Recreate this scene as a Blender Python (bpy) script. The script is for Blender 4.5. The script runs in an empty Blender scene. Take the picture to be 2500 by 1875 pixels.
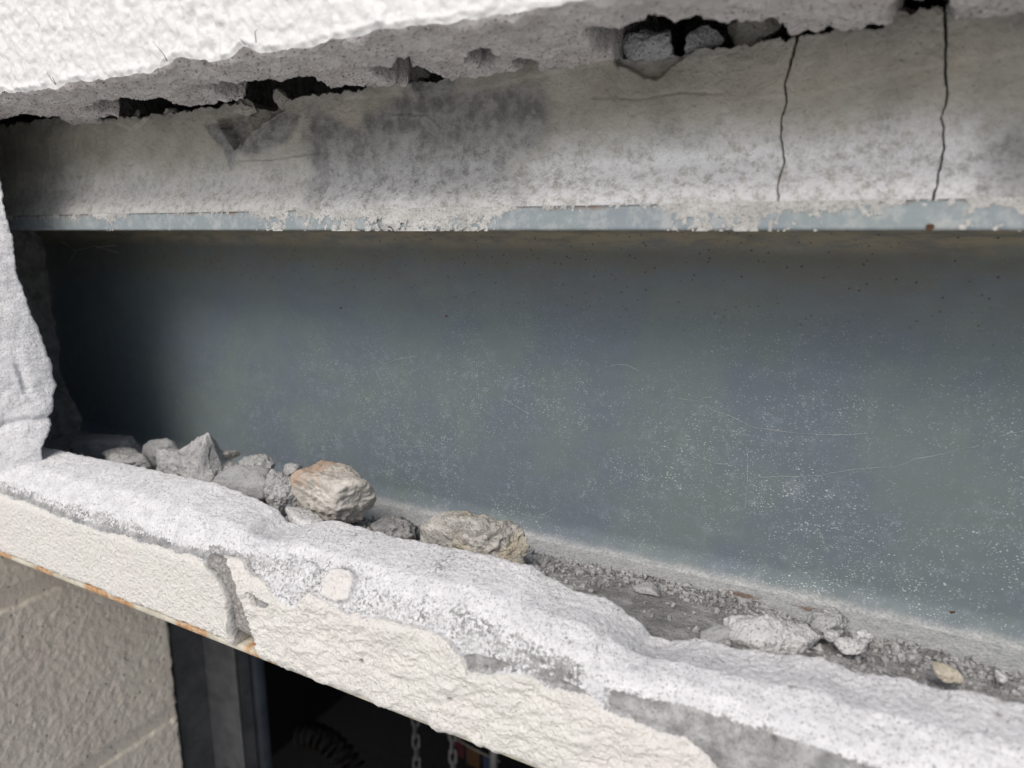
import bpy, bmesh, math, random
import numpy as np
from mathutils import Vector, Matrix

# ------------------------------------------------------------------ camera, sky, sun, exposure
scene = bpy.context.scene
COL = scene.collection
cam_data = bpy.data.cameras.new('camera')
cam = bpy.data.objects.new('camera', cam_data); COL.objects.link(cam)
# world frame: x runs along the beam, y into the wall, z up; z = 0 is the underside of the beam's top flange
cam.matrix_world = Matrix(((.8782, -.1013, .4675, 0), (.4784, .186, -.8583, 0), (0, .9773, .2118, 0), (0, 0, 0, 1)))
cam_data.sensor_width = 36
cam_data.lens = 24.912
cam_data.clip_start = .01
cam_data.clip_end = 600
cam_data.dof.use_dof = True
cam_data.dof.focus_distance = .375
cam_data.dof.aperture_fstop = 9
scene.camera = cam

SUN_EL, SUN_AZ = math.radians(46), math.radians(179)
world = bpy.data.worlds.new('World'); scene.world = world; world.use_nodes = True
wt = world.node_tree
sky = wt.nodes.new('ShaderNodeTexSky'); sky.sky_type = 'NISHITA'; sky.sun_disc = False
sky.sun_elevation = SUN_EL; sky.sun_rotation = SUN_AZ
sky.air_density = 1.0; sky.dust_density = 3.2; sky.ozone_density = 1.0
bg = wt.nodes['Background']; bg.inputs['Strength'].default_value = .125
wt.links.new(sky.outputs[0], bg.inputs['Color'])
sun_data = bpy.data.lights.new('sun', 'SUN'); sun_data.energy = 1.5; sun_data.angle = math.radians(30); sun_data.color = (1, .975, .945)
sun = bpy.data.objects.new('sun', sun_data); COL.objects.link(sun)
to_sun = Vector((math.sin(SUN_AZ) * math.cos(SUN_EL), math.cos(SUN_AZ) * math.cos(SUN_EL), math.sin(SUN_EL)))
sun.rotation_euler = to_sun.to_track_quat('Z', 'Y').to_euler()
scene.view_settings.view_transform = 'Standard'
scene.view_settings.look = 'None'
scene.view_settings.gamma = 1
scene.view_settings.use_curve_mapping = False
scene.view_settings.exposure = .2
scene.cycles.max_bounces = 8
scene.cycles.diffuse_bounces = 6
scene.cycles.use_denoising = True

# ------------------------------------------------------------------ numpy noise
rng = np.random.default_rng(7)
_perm = rng.permutation(4096).astype(np.int64)
_grad = rng.normal(size=(4096, 3)); _grad /= np.linalg.norm(_grad, axis=1)[:, None]
_rnd = rng.random((4096, 3))

def _h(i, j, k):
    return _perm[(_perm[(_perm[i & 4095] + j) & 4095] + k) & 4095]

def perlin(p):
    p = np.asarray(p, float); sh = p.shape[:-1]; p = p.reshape(-1, 3)
    i = np.floor(p).astype(np.int64); f = p - i
    w = f * f * f * (f * (f * 6 - 15) + 10)
    out = 0
    for a in (0, 1):
        wa = w[:, 0] if a else 1 - w[:, 0]
        for b in (0, 1):
            wb = w[:, 1] if b else 1 - w[:, 1]
            for c in (0, 1):
                wc = w[:, 2] if c else 1 - w[:, 2]
                g = _grad[_h(i[:, 0] + a, i[:, 1] + b, i[:, 2] + c)]
                d = g[:, 0] * (f[:, 0] - a) + g[:, 1] * (f[:, 1] - b) + g[:, 2] * (f[:, 2] - c)
                out = out + wa * wb * wc * d
    return (out * 1.6).reshape(sh)

def fbm(p, size, octaves=4, gain=.5, seed=0.):
    """noise in about -1..1; size = feature size in metres"""
    p = np.asarray(p) / size + seed * 17.31 + 100
    s, amp, tot = 0, 1., 0.
    for o in range(octaves):
        s = s + amp * perlin(p * 2.03 ** o + o * 5.7); tot += amp; amp *= gain
    return s / tot * 1.4

def ridged(p, size, octaves=4, gain=.5, seed=0.):
    p = np.asarray(p) / size + seed * 11.7 + 60
    s, amp, tot = 0, 1., 0.
    for o in range(octaves):
        s = s + amp * (1 - 2 * np.abs(perlin(p * 2.03 ** o + o * 3.1))); tot += amp; amp *= gain
    return s / tot

def worley(p, size, seed=0.):
    """distance to the nearest feature point (in cells) and a random value of its cell"""
    p = np.asarray(p) / size + seed * 7.9 + 50; sh = p.shape[:-1]; p = p.reshape(-1, 3)
    i = np.floor(p).astype(np.int64)
    best = np.full(len(p), 9.); rid = np.zeros(len(p))
    for a in (-1, 0, 1):
        for b in (-1, 0, 1):
            for c in (-1, 0, 1):
                h = _h(i[:, 0] + a, i[:, 1] + b, i[:, 2] + c)
                q = i + (a, b, c) + _rnd[h]
                d = np.sqrt(((p - q) ** 2).sum(1))
                m = d < best
                best[m] = d[m]; rid[m] = _rnd[(h[m] * 7 + 3) & 4095, 0]
    return best.reshape(sh), rid.reshape(sh)

def sstep(a, b, x):
    t = np.clip((x - a) / (b - a), 0, 1); return t * t * (3 - 2 * t)

def poly_sd(px, py, poly):
    """signed distance to a polygon, positive inside"""
    sh = px.shape; px = px.ravel(); py = py.ravel()
    poly = np.array(poly, float); d = np.full(len(px), 1e9); ins = np.zeros(len(px), bool)
    for (x0, y0), (x1, y1) in zip(poly, np.roll(poly, -1, 0)):
        ex, ey = x1 - x0, y1 - y0
        t = np.clip(((px - x0) * ex + (py - y0) * ey) / (ex * ex + ey * ey + 1e-18), 0, 1)
        d = np.minimum(d, np.hypot(px - x0 - t * ex, py - y0 - t * ey))
        c = ((y0 > py) != (y1 > py)) & (px < ex * (py - y0) / (ey if ey else 1e-18) + x0)
        ins ^= c
    return np.where(ins, d, -d).reshape(sh)

def poly_mask(px, py, poly, soft=.001, jitter=0):
    return sstep(-soft, soft, poly_sd(px, py, poly) + jitter)

def line(pts, x, col=1):
    a = np.array(sorted(pts)); return np.interp(x, a[:, 0], a[:, col])

def axis(*spans):
    """non-uniform axis: (start, end, step) spans that follow one another"""
    out = [np.array([spans[0][0]])]
    for a, b, s in spans:
        n = max(1, int(round(abs(b - a) / s))); out.append(np.linspace(a, b, n + 1)[1:])
    return np.concatenate(out)

# ------------------------------------------------------------------ objects and meshes
def tag(o, label, cat, group=None, kind=None):
    if label: o['label'] = label
    if cat: o['category'] = cat
    if group: o['group'] = group
    if kind: o['kind'] = kind
    return o

def empty(name, loc, label, cat, group=None):
    o = bpy.data.objects.new(name, None); COL.objects.link(o); o.location = loc; o.empty_display_size = .02
    return tag(o, label, cat, group)

def raw_mesh(name, verts, faces, material, attrs=None, smooth=True):
    verts = np.ascontiguousarray(verts, np.float32).reshape(-1, 3)
    faces = np.ascontiguousarray(faces, np.int32); n = faces.shape[1]
    me = bpy.data.meshes.new(name)
    me.vertices.add(len(verts)); me.vertices.foreach_set('co', verts.ravel())
    me.loops.add(faces.size); me.loops.foreach_set('vertex_index', faces.ravel())
    me.polygons.add(len(faces))
    me.polygons.foreach_set('loop_start', np.arange(0, faces.size, n, dtype=np.int32))
    me.update(calc_edges=True)
    me.polygons.foreach_set('use_smooth', np.full(len(faces), smooth))
    for k, v in (attrs or {}).items():
        a = me.attributes.new(k, 'FLOAT', 'POINT'); a.data.foreach_set('value', np.ascontiguousarray(v, np.float32).ravel())
    me.materials.append(material); me.validate(); return me

def link(name, me, parent=None, loc=None):
    o = bpy.data.objects.new(name, me); COL.objects.link(o)
    if loc is not None: o.location = loc
    if parent is not None:
        o.parent = parent
        if loc is None: o.location = -Vector(parent.location)
    return o

def grid_obj(name, P, material, parent=None, attrs=None, keep=None):
    """P: rows x cols x 3. keep: (rows-1) x (cols-1) mask of the faces to build"""
    r, c = P.shape[:2]
    idx = np.arange(r * c).reshape(r, c)
    f = np.stack([idx[:-1, :-1], idx[:-1, 1:], idx[1:, 1:], idx[1:, :-1]], -1)
    f = f[keep] if keep is not None else f.reshape(-1, 4)
    V = P.reshape(-1, 3); A = {k: np.asarray(v).reshape(-1) for k, v in (attrs or {}).items()}
    if keep is not None:
        used = np.unique(f); remap = np.zeros(r * c, np.int64); remap[used] = np.arange(len(used))
        V = V[used]; A = {k: v[used] for k, v in A.items()}; f = remap[f]
    return link(name, raw_mesh(name, V, f, material, A), parent)

def box_mesh(name, lo, hi, material, bevel=0., cuts=None):
    bm = bmesh.new()
    bmesh.ops.create_cube(bm, size=1)
    for v in bm.verts:
        v.co = Vector([lo[i] + (v.co[i] + .5) * (hi[i] - lo[i]) for i in range(3)])
    if bevel: bmesh.ops.bevel(bm, geom=bm.edges[:], offset=bevel, segments=2, affect='EDGES', profile=.5)
    me = bpy.data.meshes.new(name); bm.to_mesh(me); bm.free(); me.materials.append(material); return me

def box(name, lo, hi, material, parent=None, bevel=0.):
    return link(name, box_mesh(name, lo, hi, material, bevel), parent)

def sweep(pts, radius, sides=8, closed=False):
    """tube along a polyline; returns verts, faces"""
    pts = np.array(pts, float); n = len(pts)
    tan = np.roll(pts, -1, 0) - np.roll(pts, 1, 0) if closed else np.gradient(pts, axis=0)
    tan /= np.linalg.norm(tan, axis=1)[:, None]
    up = np.array([0, 0, 1.]) if abs(tan[0, 2]) < .9 else np.array([1., 0, 0])
    nrm = up - tan[0] * (up @ tan[0]); nrm /= np.linalg.norm(nrm)
    V = []
    for i in range(n):
        nrm = nrm - tan[i] * (nrm @ tan[i]); nrm /= np.linalg.norm(nrm); bn = np.cross(tan[i], nrm)
        r = radius[i] if hasattr(radius, '__len__') else radius
        a = np.arange(sides) / sides * 2 * np.pi
        V.append(pts[i] + r * (np.cos(a)[:, None] * nrm + np.sin(a)[:, None] * bn))
    F = []
    for i in range(n if closed else n - 1):
        for k in range(sides):
            a, b = i * sides + k, i * sides + (k + 1) % sides
            j = (i + 1) % n
            F.append((a, b, j * sides + (k + 1) % sides, j * sides + k))
    return np.concatenate(V), np.array(F)

def ico(sub):
    bm = bmesh.new(); bmesh.ops.create_icosphere(bm, subdivisions=sub, radius=1)
    v = np.array([v.co[:] for v in bm.verts]); f = np.array([[x.index for x in fc.verts] for fc in bm.faces]); bm.free(); return v, f
ICO = {1: ico(1), 4: ico(4), 5: ico(5), 6: ico(6)}

def stone_mesh(name, size, mat_, seed, sub=5, cuts=13, rough=1., sharp=None, power=14):
    v, f = ICO[sub]; r_ = np.random.default_rng(seed)
    ax_ = np.array([[1, 0, 0], [-1, 0, 0], [0, 1, 0], [0, -1, 0], [0, 0, 1], [0, 0, -1.]]) + .28 * r_.normal(size=(6, 3))
    a = np.concatenate([ax_, r_.normal(size=(cuts, 3))]); a /= np.linalg.norm(a, axis=1)[:, None]
    d = np.concatenate([r_.uniform(.68, .8, 6), r_.uniform(.8, 1.05, cuts)])
    dots = np.maximum(v @ a.T, 1e-4) / d
    rad = 1 / (np.power(dots, power).sum(1) ** (1 / power))
    rad = np.minimum(rad, 1.25)
    p = v * rad[:, None]
    ext = np.abs(p).max(0); p = p / ext * (np.array(size) / 2)
    s = float(np.mean(size))
    nn = p / np.linalg.norm(p, axis=1)[:, None]
    off = seed * .37
    disp = .085 * s * fbm(p + off, s * .45, 4, .55) + rough * (.0014 * ridged(p + off, .008, 4, .6) + 0.0009 * fbm(p + off, .0032, 3, .65)) * min(1., s / .015)
    p = p + nn * disp[:, None]
    lo_, hi_ = p.min(0), p.max(0); p = (p - (lo_ + hi_) / 2) / (hi_ - lo_) * np.array(size)
    if sharp:
        for (cx_, cz_, w_, hgt) in sharp:
            p[:, 2] += hgt * np.clip(1 - np.where(p[:, 0] < cx_, (cx_ - p[:, 0]) / (w_ * 3.2), (p[:, 0] - cx_) / w_) - np.abs(p[:, 1]) / .016, 0, 1) * sstep(-.002, .008, p[:, 2])
    return raw_mesh(name, p, f, mat_)
# ------------------------------------------------------------------ material helper
class NB:
    def __init__(s, name):
        s.m = bpy.data.materials.new(name); s.m.use_nodes = True; s.t = s.m.node_tree
        s.b = s.t.nodes['Principled BSDF']; s.tc = s.t.nodes.new('ShaderNodeTexCoord')
        s.vec = s.tc.outputs['Object']
    def set(s, sock, v):
        if isinstance(v, bpy.types.NodeSocket): s.t.links.new(v, sock)
        elif isinstance(v, tuple) and len(v) == 3 and sock.type == 'RGBA': sock.default_value = (*v, 1)
        else: sock.default_value = v
    def mapv(s, scale, loc=(0, 0, 0), vec=None):
        n = s.t.nodes.new('ShaderNodeMapping'); s.set(n.inputs['Vector'], vec or s.vec)
        n.inputs['Scale'].default_value = scale; n.inputs['Location'].default_value = loc; return n.outputs[0]
    def noise(s, size, detail=4, rough=.55, vec=None, dist=0):
        n = s.t.nodes.new('ShaderNodeTexNoise'); s.set(n.inputs['Vector'], vec or s.vec)
        n.inputs['Scale'].default_value = 1 / size; n.inputs['Detail'].default_value = detail
        n.inputs['Roughness'].default_value = rough; n.inputs['Distortion'].default_value = dist; return n.outputs[0]
    def vor(s, size, vec=None, feature='F1', rand=1.):
        n = s.t.nodes.new('ShaderNodeTexVoronoi'); n.feature = feature; s.set(n.inputs['Vector'], vec or s.vec)
        n.inputs['Scale'].default_value = 1 / size; n.inputs['Randomness'].default_value = rand; return n
    def ramp(s, v, a, b, lo=0., hi=1.):
        n = s.t.nodes.new('ShaderNodeMapRange'); n.interpolation_type = 'SMOOTHSTEP'; s.set(n.inputs[0], v)
        for i, x in zip((1, 2, 3, 4), (a, b, lo, hi)): s.set(n.inputs[i], x)
        return n.outputs[0]
    def math(s, op, a, b=0.):
        n = s.t.nodes.new('ShaderNodeMath'); n.operation = op; s.set(n.inputs[0], a); s.set(n.inputs[1], b); return n.outputs[0]
    def mix(s, f, a, b, mode='MIX'):
        n = s.t.nodes.new('ShaderNodeMix'); n.data_type = 'RGBA'; n.blend_type = mode
        s.set(n.inputs[0], f); s.set(n.inputs[6], a); s.set(n.inputs[7], b); return n.outputs[2]
    def attr(s, name):
        n = s.t.nodes.new('ShaderNodeAttribute'); n.attribute_name = name; return n.outputs['Fac']
    def xyz(s):
        n = s.t.nodes.new('ShaderNodeSeparateXYZ'); s.set(n.inputs[0], s.vec); return n.outputs
    def bump(s, h, dist, strength=1., normal=None):
        n = s.t.nodes.new('ShaderNodeBump'); s.set(n.inputs['Height'], h); n.inputs['Distance'].default_value = dist
        s.set(n.inputs['Strength'], strength)
        if normal is not None: s.set(n.inputs['Normal'], normal)
        return n.outputs[0]
    def done(s, color, rough=.9, spec=.25, normal=None, metal=0.):
        s.set(s.b.inputs['Base Color'], color); s.set(s.b.inputs['Roughness'], rough)
        s.b.inputs['Specular IOR Level'].default_value = spec; s.b.inputs['Metallic'].default_value = metal
        if normal is not None: s.set(s.b.inputs['Normal'], normal)
        return s.m

def concrete(name, lo, hi, tint=None, grain=.0012, bump=.0005, pits=.5):
    n = NB(name)
    base = n.mix(n.ramp(n.noise(.012, 5, .6), .3, .7), lo, hi)
    if tint: base = n.mix(n.ramp(n.noise(.03, 3, .6, n.mapv((1, 1, 1), (3, 1, 7))), .5, .68, 0, .8), base, tint)
    g = n.noise(grain, 3, .6)
    base = n.mix(n.ramp(g, .53, .7, 0, .6), base, tuple(c * .35 for c in lo))
    v = n.vor(.0016).outputs['Distance']
    pit = n.ramp(v, .08, .3)
    base = n.mix(n.ramp(v, .05, .22, pits * .7, 0), base, tuple(c * .3 for c in lo))
    h = n.math('ADD', n.math('MULTIPLY', g, .8), n.math('MULTIPLY', pit, .5))
    h = n.math('ADD', h, n.math('MULTIPLY', n.noise(.0045, 4, .6), 1.4))
    return n.done(base, .95, .15, n.bump(h, bump * 2.2, 1.))

# white roughcast paint of the upper wall
def m_stucco():
    n = NB('white_stucco_paint')
    dirt = n.ramp(n.noise(.02, 5, .65), .52, .75, 0, .35)
    c = n.mix(dirt, (.68, .675, .655), (.55, .53, .49))
    h = n.noise(.0038, 4, .5)
    return n.done(c, .5, .35, n.bump(h, .0012, .8))
def m_underside():
    n = NB('broken_block_concrete')
    c = n.mix(n.ramp(n.noise(.012, 5, .6), .3, .7), (.52, .49, .465), (.7, .67, .64))
    c = n.mix(n.ramp(n.noise(.035, 3, .6), .5, .7, 0, .7), c, (.62, .56, .53))
    v = n.vor(.0022).outputs['Distance']; g = n.noise(.0011, 3, .6)
    c = n.mix(n.ramp(v, .06, .24, .55, 0), c, (.12, .11, .105))
    c = n.mix(n.ramp(g, .57, .72, 0, .4), c, (.2, .19, .18))
    c = n.mix(n.attr('pocket_shade'), c, (.12, .118, .12))  # shade inside the pockets painted in as a darker concrete tone
    h = n.math('ADD', n.math('MULTIPLY', g, .7), n.math('MULTIPLY', n.noise(.004, 4, .6), 1.5))
    h = n.math('ADD', h, n.math('MULTIPLY', n.ramp(v, .05, .3), .6))
    return n.done(c, .95, .15, n.bump(h, .0018, 1.))
def m_grout():
    n = NB('stained_concrete_fill')
    c = n.mix(n.ramp(n.noise(.02, 5, .6), .3, .7), (.31, .298, .255), (.44, .424, .37))
    c = n.mix(n.ramp(n.noise(.045, 3, .6), .5, .68, 0, .6), c, (.42, .385, .325))
    g = n.noise(.0011, 3, .65)
    fine = n.ramp(g, .35, .65)
    gfac = n.ramp(n.math('ADD', n.attr('grey'), n.math('MULTIPLY', n.math('SUBTRACT', n.noise(.011, 7, .75), .5), 1.1)), .12, .95)
    c = n.mix(gfac, c, n.mix(n.ramp(n.noise(.008, 5, .7), .35, .65), (.15, .148, .142), (.3, .297, .288)))
    eff = n.attr('bloom')
    pat = n.ramp(n.noise(.0045, 8, .8), .36, .56)
    e = n.math('MULTIPLY', eff, n.math('ADD', n.math('ADD', .12, n.math('MULTIPLY', pat, .7)), n.math('MULTIPLY', fine, .25)))
    c = n.mix(e, c, (.93, .93, .93))
    c = n.mix(n.math('MULTIPLY', n.attr('rough'), .6), c, (.2, .19, .175))
    c = n.mix(n.ramp(n.vor(.005).outputs['Distance'], .05, .1, .6, 0), c, (.12, .11, .1))
    h = n.math('ADD', n.math('MULTIPLY', g, .7), n.math('MULTIPLY', n.noise(.004, 5, .65), 1.))
    c = n.mix(n.ramp(g, .56, .72, 0, .35), c, (.13, .12, .105))
    return n.done(c, .95, .15, n.bump(h, .0009, 1.))
def m_shell():
    n = NB('face_shell_concrete')
    g = n.noise(.0011, 3, .65); v = n.vor(.0017).outputs['Distance']; mid = n.noise(.009, 5, .65)
    # raw grey fracture
    grey = n.mix(n.ramp(mid, .32, .68), (.2, .2, .197), (.42, .42, .41))
    grey = n.mix(n.ramp(g, .52, .7, 0, .55), grey, (.14, .14, .14))
    # white dusted top
    white = n.mix(n.ramp(mid, .35, .7), (.7, .7, .705), (.58, .582, .588))
    white = n.mix(n.ramp(g, .52, .68, 0, .5), white, (.28, .28, .278))
    white = n.mix(n.ramp(v, .05, .22, .65, 0), white, (.22, .22, .22))
    # cream paint
    paint = n.mix(n.ramp(n.noise(.03, 4, .6), .35, .65), (.655, .645, .59), (.665, .635, .6))
    pn = n.noise(.0017, 2, .5)
    paint = n.mix(n.ramp(pn, .46, .26, 0, .35), paint, (.4, .38, .34))
    gf = n.ramp(n.math('ADD', n.attr('grey'), n.math('MULTIPLY', n.math('SUBTRACT', n.noise(.0016, 4, .7), .5), 1.9)), .28, .62)
    c = n.mix(gf, white, grey)
    pf = n.ramp(n.math('ADD', n.attr('paint'), n.math('MULTIPLY', n.math('SUBTRACT', n.noise(.0022, 4, .7), .5), .9)), .32, .6)
    c = n.mix(pf, c, paint)
    c = n.mix(n.attr('joint'), c, n.mix(n.ramp(n.noise(.0016, 4, .7), .35, .65), (.17, .163, .152), (.36, .348, .33)))
    c = n.mix(n.math('MULTIPLY', n.attr('pit'), .8), c, (.13, .12, .11))
    h = n.math('ADD', n.math('MULTIPLY', g, .6), n.math('MULTIPLY', n.noise(.0035, 4, .6), .7))
    h = n.math('ADD', h, n.math('MULTIPLY', n.ramp(v, .04, .25), .5))
    h = n.math('ADD', h, n.math('MULTIPLY', n.math('MULTIPLY', pn, 1.5), n.attr('paint')))
    r = n.math('SUBTRACT', .95, n.math('MULTIPLY', n.attr('paint'), .3))
    return n.done(c, r, .2, n.bump(h, .0009, 1.))
def m_steel(name, ca, cb, residue=0.):
    n = NB(name)
    x, y, z = n.xyz()
    c = n.mix(n.ramp(n.noise(.06, 4, .6), .4, .6), ca, cb)
    c = n.mix(n.ramp(n.noise(.012, 5, .65, n.mapv((.5, 1, 1.5))), .42, .7, 0, .3), c, tuple(k * 1.25 for k in ca))
    # brown grime film under the top flange
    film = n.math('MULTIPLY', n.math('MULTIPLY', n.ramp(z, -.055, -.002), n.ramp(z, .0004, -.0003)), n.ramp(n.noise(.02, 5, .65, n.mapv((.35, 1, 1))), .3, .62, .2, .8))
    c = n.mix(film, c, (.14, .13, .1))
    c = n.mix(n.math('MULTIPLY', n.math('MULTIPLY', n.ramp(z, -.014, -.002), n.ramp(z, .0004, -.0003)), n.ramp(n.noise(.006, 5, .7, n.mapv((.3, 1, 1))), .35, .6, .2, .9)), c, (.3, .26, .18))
    d1 = n.vor(.0042, n.mapv((1, 1, 1), (.3, .1, .2)))
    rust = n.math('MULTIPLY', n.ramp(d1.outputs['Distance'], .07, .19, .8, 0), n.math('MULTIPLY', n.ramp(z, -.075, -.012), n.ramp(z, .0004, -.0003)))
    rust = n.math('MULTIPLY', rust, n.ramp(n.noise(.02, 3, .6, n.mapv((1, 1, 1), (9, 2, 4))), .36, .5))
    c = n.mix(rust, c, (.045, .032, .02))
    # white dust specks, thicker low and to the right
    dens = n.math('MULTIPLY', n.ramp(z, -.02, -.14, .12, 1.), n.ramp(x, -.6, -.15, .28, 1.))
    dens = n.math('MULTIPLY', dens, n.ramp(n.noise(.05, 4, .65, n.mapv((1, 1, 1), (1, 5, 2))), .36, .62, .25, 1.))
    spk = 0.
    for k, (sz, th, st) in enumerate(((.0009, .27, .6), (.0013, .24, .85), (.0021, .16, 1.), (.0055, .08, 1.))):
        vv = n.vor(sz, n.mapv((.62, 1, 1), (k * 1.3, .2, k * .7)))
        sel = n.ramp(n.noise(sz * 7, 3, .65, n.mapv((1, 1, 1), (k * 3.1, 2, 1))), .44, .56)
        one = n.math('MULTIPLY', n.ramp(vv.outputs['Distance'], th * .55, th, st, 0), sel)
        spk = n.math('MAXIMUM', spk, one)
    sq = n.noise(.009, 4, .7, n.mapv((.8, 1, 1.3), (4, 4, 4)), 1.2)
    hair = n.ramp(n.math('ABSOLUTE', n.math('SUBTRACT', sq, .5)), .0, .012, 1, 0)
    hair = n.math('MULTIPLY', hair, n.ramp(n.noise(.004, 3, .6, n.mapv((1, 1, 1), (7, 7, 7))), .54, .62))
    spk = n.math('MAXIMUM', spk, n.math('MULTIPLY', hair, .8))
    c = n.mix(n.math('MULTIPLY', dens, n.ramp(n.noise(.011, 6, .75, n.mapv((1, 1, 1), (2, 8, 3))), .5, .75, 0, .35)), c, (.4, .42, .43))
    c = n.mix(n.math('MULTIPLY', spk, n.math('MULTIPLY', dens, .68)), c, (.74, .76, .77))
    if residue:
        c = n.mix(n.ramp(n.noise(.009, 7, .78, n.mapv((1, 1, .8), (6, 1, 9))), .44, .64, 0, residue), c, (.6, .59, .56))
        c = n.mix(n.math('MULTIPLY', n.ramp(z, .0075, .0099), n.ramp(n.noise(.012, 5, .7, n.mapv((1, 1, 1), (1, 1, 5))), .5, .62, 0, .8)), c, (.22, .13, .08))
    # settled dust on the bottom flange
    low = n.math('MULTIPLY', n.ramp(n.math('ADD', z, n.math('MULTIPLY', n.noise(.008, 5, .7), .008)), -.1705, -.1765), n.ramp(n.noise(.004, 6, .75), .3, .6, .35, 1.))
    low = n.math('MULTIPLY', low, n.ramp(z, -.175, -.18, 0, 1.))
    c = n.mix(low, c, n.mix(n.ramp(n.noise(.0015, 4, .7), .35, .65), (.36, .36, .355), (.6, .6, .59)))
    # red-brown spots along the bottom fillet
    rs = n.math('MULTIPLY', n.ramp(n.math('ADD', n.vor(.012, n.mapv((.16, .5, 1), (.04, 0, 0))).outputs['Distance'], n.math('MULTIPLY', n.noise(.002, 3, .7), .25)), .17, .3, 1, 0), n.ramp(z, -.16, -.172))
    c = n.mix(n.math('MULTIPLY', rs, .8), c, (.14, .06, .025))
    h = n.math('ADD', n.noise(.002, 3, .6), n.math('MULTIPLY', n.noise(.02, 3, .5), 2.))
    return n.done(c, n.ramp(n.noise(.01, 4, .6), .3, .7, .5, .72), .35, n.bump(h, .00012, .8))
def m_plate():
    n = NB('rusted_cream_plate')
    c = n.mix(n.ramp(n.noise(.01, 5, .65), .35, .7), (.56, .53, .44), (.4, .37, .29))
    ru = n.mix(n.ramp(n.noise(.004, 5, .7), .35, .65), (.34, .17, .075), (.5, .33, .18))
    c = n.mix(n.math('MULTIPLY', n.attr('rust'), n.ramp(n.noise(.006, 5, .7), .3, .5)), c, ru)
    return n.done(c, .8, .25, n.bump(n.noise(.003, 5, .6), .0004, .8))
def m_jamb():
    n = NB('greige_painted_block')
    c = n.mix(n.ramp(n.noise(.05, 4, .6), .35, .65), (.82, .76, .64), (.78, .7, .6))
    c = n.mix(n.ramp(n.noise(.004, 5, .65), .58, .8, 0, .5), c, (.42, .39, .335))
    v = n.vor(.011).outputs['Distance']
    c = n.mix(n.ramp(v, .07, .14, .6, 0), c, (.14, .13, .11))
    h = n.math('ADD', n.noise(.005, 4, .6), n.math('MULTIPLY', n.ramp(v, .05, .2), .5))
    return n.done(c, .7, .3, n.bump(h, .0016, .9))
def m_plain(name, color, rough=.6, spec=.3, metal=0., var=.25, size=.02, bump=.0002):
    n = NB(name)
    c = n.mix(n.ramp(n.noise(size, 5, .65), .3, .7), tuple(x * (1 - var) for x in color), tuple(min(1, x * (1 + var)) for x in color))
    return n.done(c, rough, spec, n.bump(n.noise(size * .2, 4, .6), bump, .6), metal)

M_STUCCO, M_UNDER, M_GROUT, M_SHELL, M_STEEL, M_PLATE, M_JAMB = m_stucco(), m_underside(), m_grout(), m_shell(), m_steel('slate_blue_painted_steel', (.126, .155, .178), (.14, .172, .172)), m_plate(), m_jamb()
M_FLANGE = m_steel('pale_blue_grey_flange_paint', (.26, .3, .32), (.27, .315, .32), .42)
M_RAW = concrete('raw_broken_concrete', (.5, .5, .49), (.66, .66, .65))
M_CRUMB = concrete('grey_mortar_crumbs', (.2, .198, .194), (.36, .355, .35))
M_MORTAR = concrete('pale_mortar_smear', (.48, .475, .445), (.66, .65, .62), None, .0009, .0004, .25)
M_CHUNK_GREY = concrete('grey_mortar_chunk', (.33, .33, .325), (.5, .5, .49))
M_CHUNK_PALE = concrete('pale_concrete_chunk', (.5, .5, .49), (.66, .66, .645))
M_CHUNK_TAN = concrete('tan_grey_chunk', (.36, .345, .31), (.52, .5, .46), (.44, .38, .27))
M_CHUNK_SMOOTH = concrete('smooth_grey_chunk', (.34, .34, .34), (.42, .42, .42), None, .0009, .00025, .15)
M_PEBBLE = concrete('yellow_pebble', (.5, .45, .35), (.6, .55, .45), None, .001, .0003, .1)
def m_rusty_chunk():
    n = NB('rust_stained_chunk'); x, y, z = n.xyz()
    c = n.mix(n.ramp(n.noise(.012, 5, .6), .3, .7), (.42, .395, .35), (.58, .555, .51))
    st = n.math('ADD', n.noise(.012, 5, .65), n.math('MULTIPLY', z, 16))
    st = n.math('ADD', st, n.math('MULTIPLY', x, -9))
    c = n.mix(n.ramp(st, .62, .95, 0, .7), c, (.36, .22, .13))
    g = n.noise(.0012, 3, .6)
    c = n.mix(n.ramp(g, .56, .74, 0, .45), c, (.16, .14, .12))
    h = n.math('ADD', n.math('MULTIPLY', g, .7), n.math('MULTIPLY', n.noise(.004, 4, .6), 1.4))
    return n.done(c, .95, .15, n.bump(h, .0006, .9))
M_CHUNK_RUST = m_rusty_chunk()
M_GROUND = m_plain('driveway_concrete', (.58, .57, .545), .9, .2, 0, .12, .3, .003)
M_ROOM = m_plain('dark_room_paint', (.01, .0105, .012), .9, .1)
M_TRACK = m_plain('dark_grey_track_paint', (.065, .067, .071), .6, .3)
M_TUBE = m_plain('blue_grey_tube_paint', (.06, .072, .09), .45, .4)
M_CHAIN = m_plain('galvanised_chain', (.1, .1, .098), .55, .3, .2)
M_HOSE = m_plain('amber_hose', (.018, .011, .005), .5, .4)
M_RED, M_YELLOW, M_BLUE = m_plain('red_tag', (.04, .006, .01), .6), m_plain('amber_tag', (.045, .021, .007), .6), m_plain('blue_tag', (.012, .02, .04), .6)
M_FIBRE = m_plain('grey_fibre', (.18, .17, .15), .8)
M_CORE = m_plain('block_core', (.2, .195, .19), .95, .1)

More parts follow.
